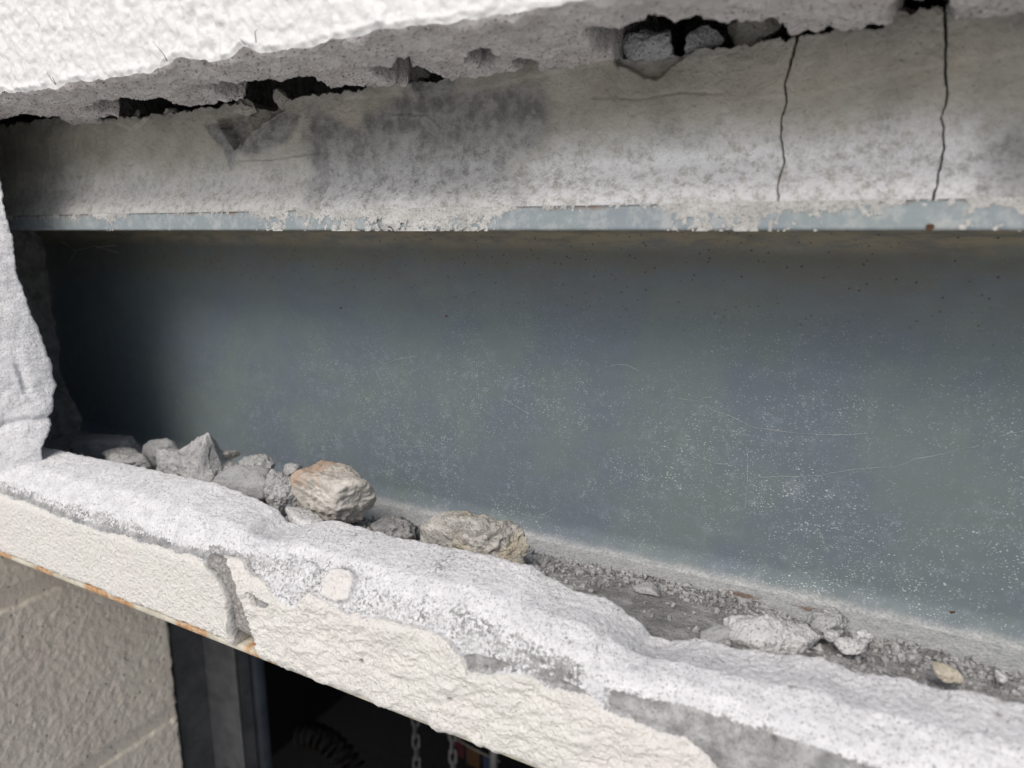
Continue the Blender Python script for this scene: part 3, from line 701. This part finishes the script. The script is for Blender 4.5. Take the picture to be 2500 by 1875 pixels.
pq, gq = line(PAINT, X), line(GREY, X) - .003 * sstep(-.3, -.33, X)
jf = .0011 * fbm(nX, .0035, 4, .65, 68)
paint = sstep(.001, -.001, Q - pq + jq * .6 + jf)
SC1 = [(-.2685, .0354), (-.2617, .0327), (-.2547, .0323), (-.2593, .0277), (-.2666, .027)]
SC2 = [(-.1442, .0377), (-.1388, .0402), (-.1271, .0402), (-.1214, .0402), (-.1304, .0337), (-.1403, .0314)]
SC3 = [(-.1102, .0394), (-.1071, .041), (-.0948, .0407), (-.0874, .0383), (-.1063, .0362)]
scar = np.maximum.reduce([poly_mask(X, Q, s_, .0005, jq * .3) for s_ in (SC1, SC2, SC3)])
DISC2 = poly_mask(X, Q, [(-.225, .044), (-.215, .0425), (-.207, .046), (-.207, .055), (-.213, .0585), (-.224, .056)], .001, jq * .3)
paint = np.maximum(paint * (1 - scar), DISC2 * .55)
gband = sstep(.003, -.003, Q - gq + jq * 1.1) * sstep(-.0015, .001, Q - pq + jq)
strength = line([(-1, .5), (-.52, .52), (-.42, .5), (-.33, .56), (-.29, .65), (-.26, .42), (-.2, .38), (-.14, .42), (-.1, .6), (-.085, .3), (-.078, .7), (-.05, .85), (.05, .85), (.7, .8)], X)
dark_edge = np.exp(-((Q - pq - .0016) / .0014) ** 2) * sstep(-.27, -.31, X)
grey = np.clip(gband * strength * (.95 + .35 * fbm(nX, .008, 4, .6, 54)) + .35 * dark_edge, 0, 1)
grey = np.maximum(grey, .5 * poly_mask(X, Q, [(-.1566, .0554), (-.1404, .056), (-.1243, .0498), (-.1093, .049), (-.0973, .0507), (-.0898, .0492), (-.0905, .040), (-.1123, .0404), (-.1414, .042)], .004, jq * 2.2))
grey = np.maximum(grey, .9 * poly_mask(X, Q, [(-.0795, .0425), (-.0722, .0440), (-.0483, .0455), (-.0208, .0458), (.06, .0444), (.06, .02), (-.038, .0268), (-.0618, .0335), (-.08, .035)], .0012, jq * .7))
grey = np.maximum(grey, .2 + .12 * fbm(nX, .012, 5, .65, 67) + .2 * sstep(.1, .7, fbm(nX, .03, 4, .6, 55)) * sstep(-.3, -.26, X) * sstep(-.1, -.14, X))
grey = np.maximum(grey, sstep(.0885, .0915, Q) * .8)
grey = np.maximum(grey, scar * .85)
# mortar joint between the two blocks
JL = [(.06, -.300), (.0443, -.3024), (.0408, -.3026), (.0366, -.2953), (.031, -.2899), (.0241, -.2855), (.0148, -.2854), (.0056, -.2850), (.0012, -.2828), (-.05, -.2828)]
JR = [(.06, -.291), (.0485, -.291), (.045, -.2895), (.037, -.2801), (.0264, -.2769), (.0179, -.2749), (.01, -.2704), (.0069, -.2687), (.0042, -.2699), (-.05, -.27)]
jl, jr = line(JL, Q) - .0012 + jq * .3, line(JR, Q) + .003 + jq * .4
joint = sstep(-.0003, .0004, X - jl) * sstep(-.0003, .0004, jr - X) * sstep(.0475, .0455, Q)
paint *= (1 - joint)
# relief
leftb = sstep(-.285, -.295, X)
peel = .00045 * fbm(nX, .0022, 3, .5, 56) + .0003 * fbm(nX, .008, 3, .5, 57)
smear_n = nX.copy(); smear_n[..., 0] = nX[..., 0] * .55 - nX[..., 2] * .35
smear = .0011 * fbm(smear_n, .007, 5, .6, 58) + .0006 * ridged(smear_n, .005, 3, .55, 59) + .0010 * fbm(nX, .02, 3, .5, 60)
thick = .0006 + .0005 * (1 - leftb) + .0010 * sstep(-.24, -.265, X) * (1 - leftb)
wg, _ = worley(nX, .0034, 6)
rawd = .0006 * fbm(nX, .026, 5, .5, 61) + .0003 * ridged(nX, .007, 4, .62, 62) + .0004 * fbm(nX, .0022, 2, .5, 63) + .00035 * (.5 - wg)
gd = gband * (-.0008 + .0009 * fbm(nX, .006, 4, .65, 64))
hts = paint * (thick + leftb * peel + (1 - leftb) * smear * 1.5) + (1 - paint) * (rawd * sstep(-.002, .0, Q) + gd) - joint * .0028 - scar * .0015
ring = poly_sd(X, Q, [(-.2485, .043), (-.2420, .0405), (-.2335, .0425), (-.2290, .048), (-.2300, .0545), (-.237, .0575), (-.2455, .0555), (-.2490, .049)])
hts += .0010 * sstep(-.0006, .0008, ring + jq * .2) - .0010 * np.exp(-((ring + .0008 + jq * .2) / .0006) ** 2)
hts += .0012 * DISC2
step = sstep(-.0005, .0006, X - line([(.03, -.078), (.0425, -.0785), (.0475, -.0863), (.06, -.09), (.0873, -.088)], Q) + jq * .5)
hts += (1 - step) * .0007 * sstep(.04, .046, Q) * sstep(-.14, -.1, X)
w_, rid = worley(nX, .0075, 3)
pit = sstep(.2, .1, w_ + .05 * fbm(nX, .003, 2)) * (rid > .82) * sstep(-.3, -.2, X) * sstep(.001, .004, Q)
hts -= pit * .0012
hts += big * .0006
# lower drip edge: lumpy plaster hanging over the plate on the right
Ps[..., 1] += nrm[:, :1] * hts; Ps[..., 2] += nrm[:, 1:] * hts
e_ = np.exp(-(Q / .006) ** 2)
Ps[..., 2] += e_ * np.where(X > -.27, -.0008 + .0011 * fbm(nX * (1, 0, 0), .007, 4, .6, 65), .0012 * fbm(nX * (1, 0, 0), .008, 4, .6, 66) + .0007)
Ps[..., 2] += e_ * .0045 * sstep(-.286, -.283, X) * sstep(-.262, -.268, X)
cq = (Q[:-1, :-1] + Q[1:, :-1]) / 2; cx = (X[:-1, :-1] + X[:-1, 1:]) / 2
a_l, a_r = cx > line(JL, cq), cx > line(JR, cq)
onj = a_l & ~a_r & (cq < .047) & (cq > -.003)
mid = np.where(cq >= .047, cx > -.296, a_r)
mid = np.where(cq <= -.003, cx > -.277, mid)
at = {'paint': paint, 'grey': grey, 'joint': joint, 'pit': pit}
ol = grid_obj('block_face_shell', Ps, M_SHELL, shell, at, (~mid) & ~onj); ol['label'] = 'left block face with sandy cream paint'
orr = grid_obj('block_face_shell', Ps, M_SHELL, shell, at, mid & ~onj); orr['label'] = 'right block face with thick smeared cream paint'
oj = grid_obj('mortar_joint', Ps, M_SHELL, shell, at, onj); oj['label'] = 'bare grey mortar joint between the blocks'

# ------------------------------------------------------------------ steel plate under the shell
px = axis((-1.0, -.56, .02), (-.56, -.24, .001), (-.24, .62, .02), (.62, 2.3, .2))
pp = np.array([(.262, -.2105), (.2245, -.2108), (.2236, -.2112), (.2236, -.2142), (.2245, -.2148), (.405, -.2148), (.405, -.2055), (.262, -.2055)])
Pp = np.zeros((len(pp), len(px), 3)); Pp[..., 0] = px; Pp[..., 1] = pp[:, :1]; Pp[..., 2] = pp[:, 1:]
rust = np.zeros(len(px))
for a, b in ((-.56, -.4977), (-.473, -.452), (-.4204, -.3707), (-.3345, -.308), (-.2800, -.2559)):
    rust = np.maximum(rust, sstep(a - .002, a + .003, px) * sstep(b + .002, b - .003, px))
rust = np.maximum(rust, (fbm(np.stack([px, px * 0, px * 0], 1), .05, 3, .6, 71) > .35) * (px < -.56))
pl = grid_obj('steel_plate', Pp, M_PLATE, None, {'rust': np.ones((len(pp), 1)) * rust})
tag(pl, 'thin cream painted steel plate with orange rust along the bottom edge of the wall strip', 'steel plate')

# ------------------------------------------------------------------ rubble lying on the bottom flange
DB = [(-1.0, .30), (-.5, .315), (-.3, .325), (-.1682, .3331), (-.1203, .3365), (-.0873, .3389), (-.046, .3376), (-.0171, .3282), (.0163, .3312), (.0538, .3278), (.7, .33)]
def debris_h(x, y):
    p = np.stack([x, y, 0 * x], -1)
    bk = line(DB, x) + .004 * fbm(p * (1, .2, 1), .02, 4, .6, 81)
    t = np.clip((y - .258) / (bk - .258), 0, 1.2)
    h = .013 * np.clip(1 - t, 0, 1) ** .8 + .0012 * sstep(1.0, .85, t)
    cr = sstep(.45, .75, t) * sstep(1.05, .9, t)
    h += sstep(1.05, .85, t) * (.0022 * fbm(p, .012, 5, .6, 82) + (.0011 + .0020 * cr) * ridged(p, .005, 4, .65, 83))
    slab = poly_mask(x, y, [(-.118, .258), (-.1109, .309), (-.0987, .3128), (-.0776, .3100), (-.0587, .304), (-.0499, .2971), (-.05, .258)], .003, .002 * fbm(p, .008, 3))
    hs = .0115 - .12 * (y - .28) + .0009 * fbm(p, .015, 5, .6, 84)
    h = h * (1 - slab) + np.maximum(hs, .004) * slab
    return np.where(t > .97, np.minimum(h, .0006 - .012 * (t - .97)), h), slab, t
dx_ = axis((-.8, -.6, .004), (-.6, .08, .0009), (.08, .62, .006)); dyy = axis((.258, .35, .0009))
DX, DY = np.meshgrid(dx_, dyy); dh, slab, tt = debris_h(DX, DY)
Pd = np.stack([DX, DY, -.180 + dh], -1)
keep = ((tt[:-1, :-1] + tt[1:, 1:]) / 2) < 1.05
deb = grid_obj('mortar_debris', Pd, M_CRUMB, None, None, keep)
tag(deb, 'grey crumbled mortar and dust lying along the bottom flange', 'mortar debris', kind='stuff')

# loose grit
v1, f1 = ICO[1]; GV, GF = [], []; rg = np.random.default_rng(3)
gx_ = rg.uniform(-.58, .075, 7000); bk_ = line(DB, gx_)
t_ = np.where(rg.random(7000) < .62, rg.beta(5, 1.7, 7000), rg.random(7000))
gy_ = .262 + (bk_ - .262) * t_ + rg.normal(size=7000) * .003
gh_, gs_, _t = debris_h(gx_, gy_)
ok = ~((gs_ > .5) & (rg.random(7000) < .72))
for x, y, h in list(zip(gx_[ok], gy_[ok], gh_[ok]))[:4600]:
    r = .0004 + .0013 * rg.random() ** 2.5 + (.0013 * rg.random() if rg.random() < .06 else 0)
    a = rg.random() * 6.28; sc = r * rg.uniform(.6, 1.35, 3)
    v = v1 * (1 + .18 * rg.normal(size=(len(v1), 1))) * sc
    v = v @ np.array([[math.cos(a), -math.sin(a), 0], [math.sin(a), math.cos(a), 0], [0, 0, 1]])
    GF.append(f1 + len(GV) * len(v1)); GV.append(v + (x, y, -.18 + max(h, 0) + sc[2] * .5))
for k in range(170):
    x, y = rg.uniform(-.56, -.14), rg.uniform(.268, .325)
    h = debris_h(np.array([x]), np.array([y]))[0][0]
    sc = rg.uniform(.0009, .0026) * rg.uniform(.7, 1.3, 3)
    v = v1 * (1 + .22 * rg.normal(size=(len(v1), 1))) * sc
    GF.append(f1 + len(GV) * len(v1)); GV.append(v + (x, y, -.18 + max(h, 0) + sc[2] * .6))
gr = link('mortar_grit', raw_mesh('mortar_grit', np.concatenate(GV), np.concatenate(GF), M_CHUNK_GREY, None, False))
tag(gr, 'scatter of tiny mortar grains along the bottom of the beam', 'grit', kind='stuff')

STONES = [  # name, label, category, centre, size (x, y, z), turn, material, seed, sub, cuts, rough
    ('mortar_chunk', 'flat dim grey mortar chunk deepest in the gap at far left', (-.560, .330, -.1715), (.060, .03, .020), .2, M_CHUNK_SMOOTH, 1, 5, 12, 1.),
    ('mortar_chunk', 'pale lumpy mortar chunk just behind the wall strip, leftmost of the row', (-.4886, .300, -.164), (.048, .026, .0185), -.3, M_CHUNK_GREY, 2, 5, 16, 1.4),
    ('mortar_chunk', 'smooth rounded grey mortar chunk leaning up left of the pointed one', (-.4811, .325, -.165), (.029, .016, .025), .3, M_CHUNK_SMOOTH, 3, 5, 9, .5),
    ('mortar_chunk', 'large grey chunk with a sharp upright point among the rubble', (-.412, .303, -.161), (.074, .030, .034), .15, M_CHUNK_GREY, 4, 6, 12, 1.3),
    ('mortar_chunk', 'small brownish sliver resting behind the pointed grey chunk', (-.4000, .318, -.1515), (.018, .012, .0075), .4, M_CHUNK_TAN, 5, 4, 10, .8),
    ('mortar_chunk', 'knobbly beige-grey chunk behind the smooth one, right of the pointed chunk', (-.3607, .31, -.152), (.029, .02, .022), -.2, M_CHUNK_GREY, 6, 5, 15, 1.4),
    ('mortar_chunk', 'smooth grey egg-shaped chunk tucked against the wall strip', (-.3479, .287, -.1545), (.037, .022, .024), .5, M_CHUNK_SMOOTH, 7, 5, 9, .5),
    ('mortar_chunk', 'rough upright grey chunk touching the left side of the rust-stained block', (-.3141, .2875, -.1530), (.027, .022, .031), .1, M_CHUNK_GREY, 8, 6, 16, 1.6),
    ('mortar_chunk', 'tiny grey crumb perched behind the rust-stained block', (-.338, .32, -.1525), (.012, .01, .009), .1, M_CHUNK_GREY, 9, 4, 10, 1.),
    ('concrete_chunk', 'biggest tan concrete chunk with an orange rust stain on its upper left', (-.2797, .2965, -.1505), (.058, .034, .036), -.12, M_CHUNK_RUST, 10, 6, 13, 1.2),
    ('concrete_chunk', 'thin pale flake lying at the foot of the rust-stained block', (-.2748, .2675, -.1565), (.034, .014, .011), -.1, M_CHUNK_PALE, 11, 4, 12, .8),
    ('mortar_chunk', 'dark low crumbly lump between the rust-stained and porous chunks', (-.2353, .293, -.163), (.03, .022, .018), .2, M_CRUMB, 12, 5, 18, 1.8),
    ('concrete_chunk', 'porous tan-grey concrete chunk with yellowish top behind the middle of the strip', (-.1775, .288, -.1545), (.058, .028, .038), .0, M_CHUNK_TAN, 13, 6, 15, 1.5),
    ('mortar_chunk', 'small grey crumb beside the left end of the porous chunk', (-.2096, .300, -.1600), (.020, .018, .018), .1, M_CHUNK_GREY, 23, 4, 14, 1.3),
    ('concrete_chunk', 'wide white flat-faced concrete chunk lying on the grey crumbs at right', (-.0324, .2865, -.1650), (.043, .022, .0225), .32, M_CHUNK_PALE, 14, 6, 11, .7),
    ('concrete_chunk', 'small pitted grey chunk just right of the white flat chunk', (-.0121, .302, -.1615), (.0185, .013, .0125), .4, M_CHUNK_GREY, 15, 5, 18, 1.6),
    ('pebble', 'white round pebble in front of the small pitted chunk', (-.0102, .295, -.1628), (.0068, .006, .0048), .1, M_CHUNK_PALE, 16, 4, 8, .3),
    ('pebble', 'pale pebble standing right of the small pitted chunk', (.0003, .302, -.1630), (.0085, .007, .0058), .2, M_CHUNK_PALE, 17, 4, 8, .4),
    ('pebble', 'flat pale pebble in front of the pale standing one', (-.0032, .292, -.1638), (.0115, .008, .0055), -.3, M_CHUNK_PALE, 18, 4, 9, .4),
    ('pebble', 'smooth yellowish pebble bedded in the crumbs at far right', (.0298, .2865, -.1620), (.0105, .008, .0055), .3, M_PEBBLE, 19, 4, 8, .2),
    ('mortar_flake', 'thin flat beige flake on the crumb line above the smooth grey slope', (-.0919, .3065, -.1685), (.013, .009, .0045), -.3, M_CHUNK_SMOOTH, 20, 4, 8, .3),
    ('mortar_chunk', 'grey wedge squeezed against the left side of the white flat chunk', (-.0530, .277, -.1680), (.014, .012, .014), .2, M_CHUNK_SMOOTH, 21, 4, 10, .6),
    ('pebble', 'tiny pale grain at the right picture edge among the crumbs', (.0492, .3005, -.1660), (.005, .005, .004), .2, M_CHUNK_PALE, 22, 4, 8, .3)]
for nm, lab, c, sz, rz, mt, sd, sub, cuts, ro in STONES:
    o = link(nm, stone_mesh(nm, sz, mt, sd, sub, cuts, ro, [(.014, 0, .009, .019)] if sd == 4 else None)); o.location = (c[0], c[1], c[2] - min(.002, sz[2] * .1)); o.rotation_euler = (0, 0, rz)
    tag(o, lab, 'pebble' if nm == 'pebble' else 'rubble', 'rubble lying on the bottom flange')

# ------------------------------------------------------------------ block jamb below, left
jamb = empty('block_jamb', (-.84, .322, FLOOR), 'greige painted block jamb at the left side of the opening below', 'wall')
tops = [-.2152, -.3170 + .005] + [-.317 - .1995 * k + .005 for k in range(1, 10)]
def jamb_block(lo, hi, dense, seed):
    if not dense: return box('block', lo, hi, M_JAMB, jamb, .004)
    y = axis((lo[1], hi[1], .0016)); z = axis((lo[2], hi[2], .0016))
    Y_, Z_ = np.meshgrid(y, z)
    e = np.minimum(np.minimum(Z_ - lo[2], hi[2] - Z_), np.minimum(Y_ - lo[1], hi[1] - Y_))
    p = np.stack([Y_ * 0 + hi[0], Y_, Z_], -1)
    p[..., 0] += .0008 * fbm(p, .012, 4, .6, seed) + .0005 * fbm(p, .004, 3, .5, seed + 1) - .0065 * sstep(.0055, 0, e + .0018 * fbm(p, .012, 3, .6, seed + 3))
    bk = sstep(.012, 0, hi[1] - Y_)
    p[..., 1] += bk * .003 * fbm(p, .02, 4, .6, seed + 5)
    o_ = grid_obj('block', p, M_JAMB, jamb)
    box('block', (lo[0], lo[1] + .001, lo[2] + .001), (hi[0] - .006, hi[1] - .003, hi[2] - .001), M_JAMB, jamb, .003)
    return o_
for k in range(len(tops) - 1):
    t_, b_ = tops[k], tops[k + 1] + .010
    if k == 0: b_ = tops[1] + .010
    jamb_block((-1.035 if k % 2 else -.835, YF, b_), (-.64, .422, t_), k < 3, 90 + k * 7)
    box('block', (-1.45, YF, b_), (-1.045 if k % 2 else -.845, .422, t_), M_JAMB, jamb, .004)
box('joint_mortar', (-1.45, YF + .004, FLOOR), (-.6432, .4185, -.2156), M_JAMB, jamb)
jr_ = empty('block_jamb', (2.1, .322, FLOOR), 'greige painted block jamb at the far right side of the opening', 'wall')
box('block', (1.76, YF, FLOOR), (2.4, .422, -.2155), M_JAMB, jr_, .004)

# ------------------------------------------------------------------ door track and tube behind the jamb
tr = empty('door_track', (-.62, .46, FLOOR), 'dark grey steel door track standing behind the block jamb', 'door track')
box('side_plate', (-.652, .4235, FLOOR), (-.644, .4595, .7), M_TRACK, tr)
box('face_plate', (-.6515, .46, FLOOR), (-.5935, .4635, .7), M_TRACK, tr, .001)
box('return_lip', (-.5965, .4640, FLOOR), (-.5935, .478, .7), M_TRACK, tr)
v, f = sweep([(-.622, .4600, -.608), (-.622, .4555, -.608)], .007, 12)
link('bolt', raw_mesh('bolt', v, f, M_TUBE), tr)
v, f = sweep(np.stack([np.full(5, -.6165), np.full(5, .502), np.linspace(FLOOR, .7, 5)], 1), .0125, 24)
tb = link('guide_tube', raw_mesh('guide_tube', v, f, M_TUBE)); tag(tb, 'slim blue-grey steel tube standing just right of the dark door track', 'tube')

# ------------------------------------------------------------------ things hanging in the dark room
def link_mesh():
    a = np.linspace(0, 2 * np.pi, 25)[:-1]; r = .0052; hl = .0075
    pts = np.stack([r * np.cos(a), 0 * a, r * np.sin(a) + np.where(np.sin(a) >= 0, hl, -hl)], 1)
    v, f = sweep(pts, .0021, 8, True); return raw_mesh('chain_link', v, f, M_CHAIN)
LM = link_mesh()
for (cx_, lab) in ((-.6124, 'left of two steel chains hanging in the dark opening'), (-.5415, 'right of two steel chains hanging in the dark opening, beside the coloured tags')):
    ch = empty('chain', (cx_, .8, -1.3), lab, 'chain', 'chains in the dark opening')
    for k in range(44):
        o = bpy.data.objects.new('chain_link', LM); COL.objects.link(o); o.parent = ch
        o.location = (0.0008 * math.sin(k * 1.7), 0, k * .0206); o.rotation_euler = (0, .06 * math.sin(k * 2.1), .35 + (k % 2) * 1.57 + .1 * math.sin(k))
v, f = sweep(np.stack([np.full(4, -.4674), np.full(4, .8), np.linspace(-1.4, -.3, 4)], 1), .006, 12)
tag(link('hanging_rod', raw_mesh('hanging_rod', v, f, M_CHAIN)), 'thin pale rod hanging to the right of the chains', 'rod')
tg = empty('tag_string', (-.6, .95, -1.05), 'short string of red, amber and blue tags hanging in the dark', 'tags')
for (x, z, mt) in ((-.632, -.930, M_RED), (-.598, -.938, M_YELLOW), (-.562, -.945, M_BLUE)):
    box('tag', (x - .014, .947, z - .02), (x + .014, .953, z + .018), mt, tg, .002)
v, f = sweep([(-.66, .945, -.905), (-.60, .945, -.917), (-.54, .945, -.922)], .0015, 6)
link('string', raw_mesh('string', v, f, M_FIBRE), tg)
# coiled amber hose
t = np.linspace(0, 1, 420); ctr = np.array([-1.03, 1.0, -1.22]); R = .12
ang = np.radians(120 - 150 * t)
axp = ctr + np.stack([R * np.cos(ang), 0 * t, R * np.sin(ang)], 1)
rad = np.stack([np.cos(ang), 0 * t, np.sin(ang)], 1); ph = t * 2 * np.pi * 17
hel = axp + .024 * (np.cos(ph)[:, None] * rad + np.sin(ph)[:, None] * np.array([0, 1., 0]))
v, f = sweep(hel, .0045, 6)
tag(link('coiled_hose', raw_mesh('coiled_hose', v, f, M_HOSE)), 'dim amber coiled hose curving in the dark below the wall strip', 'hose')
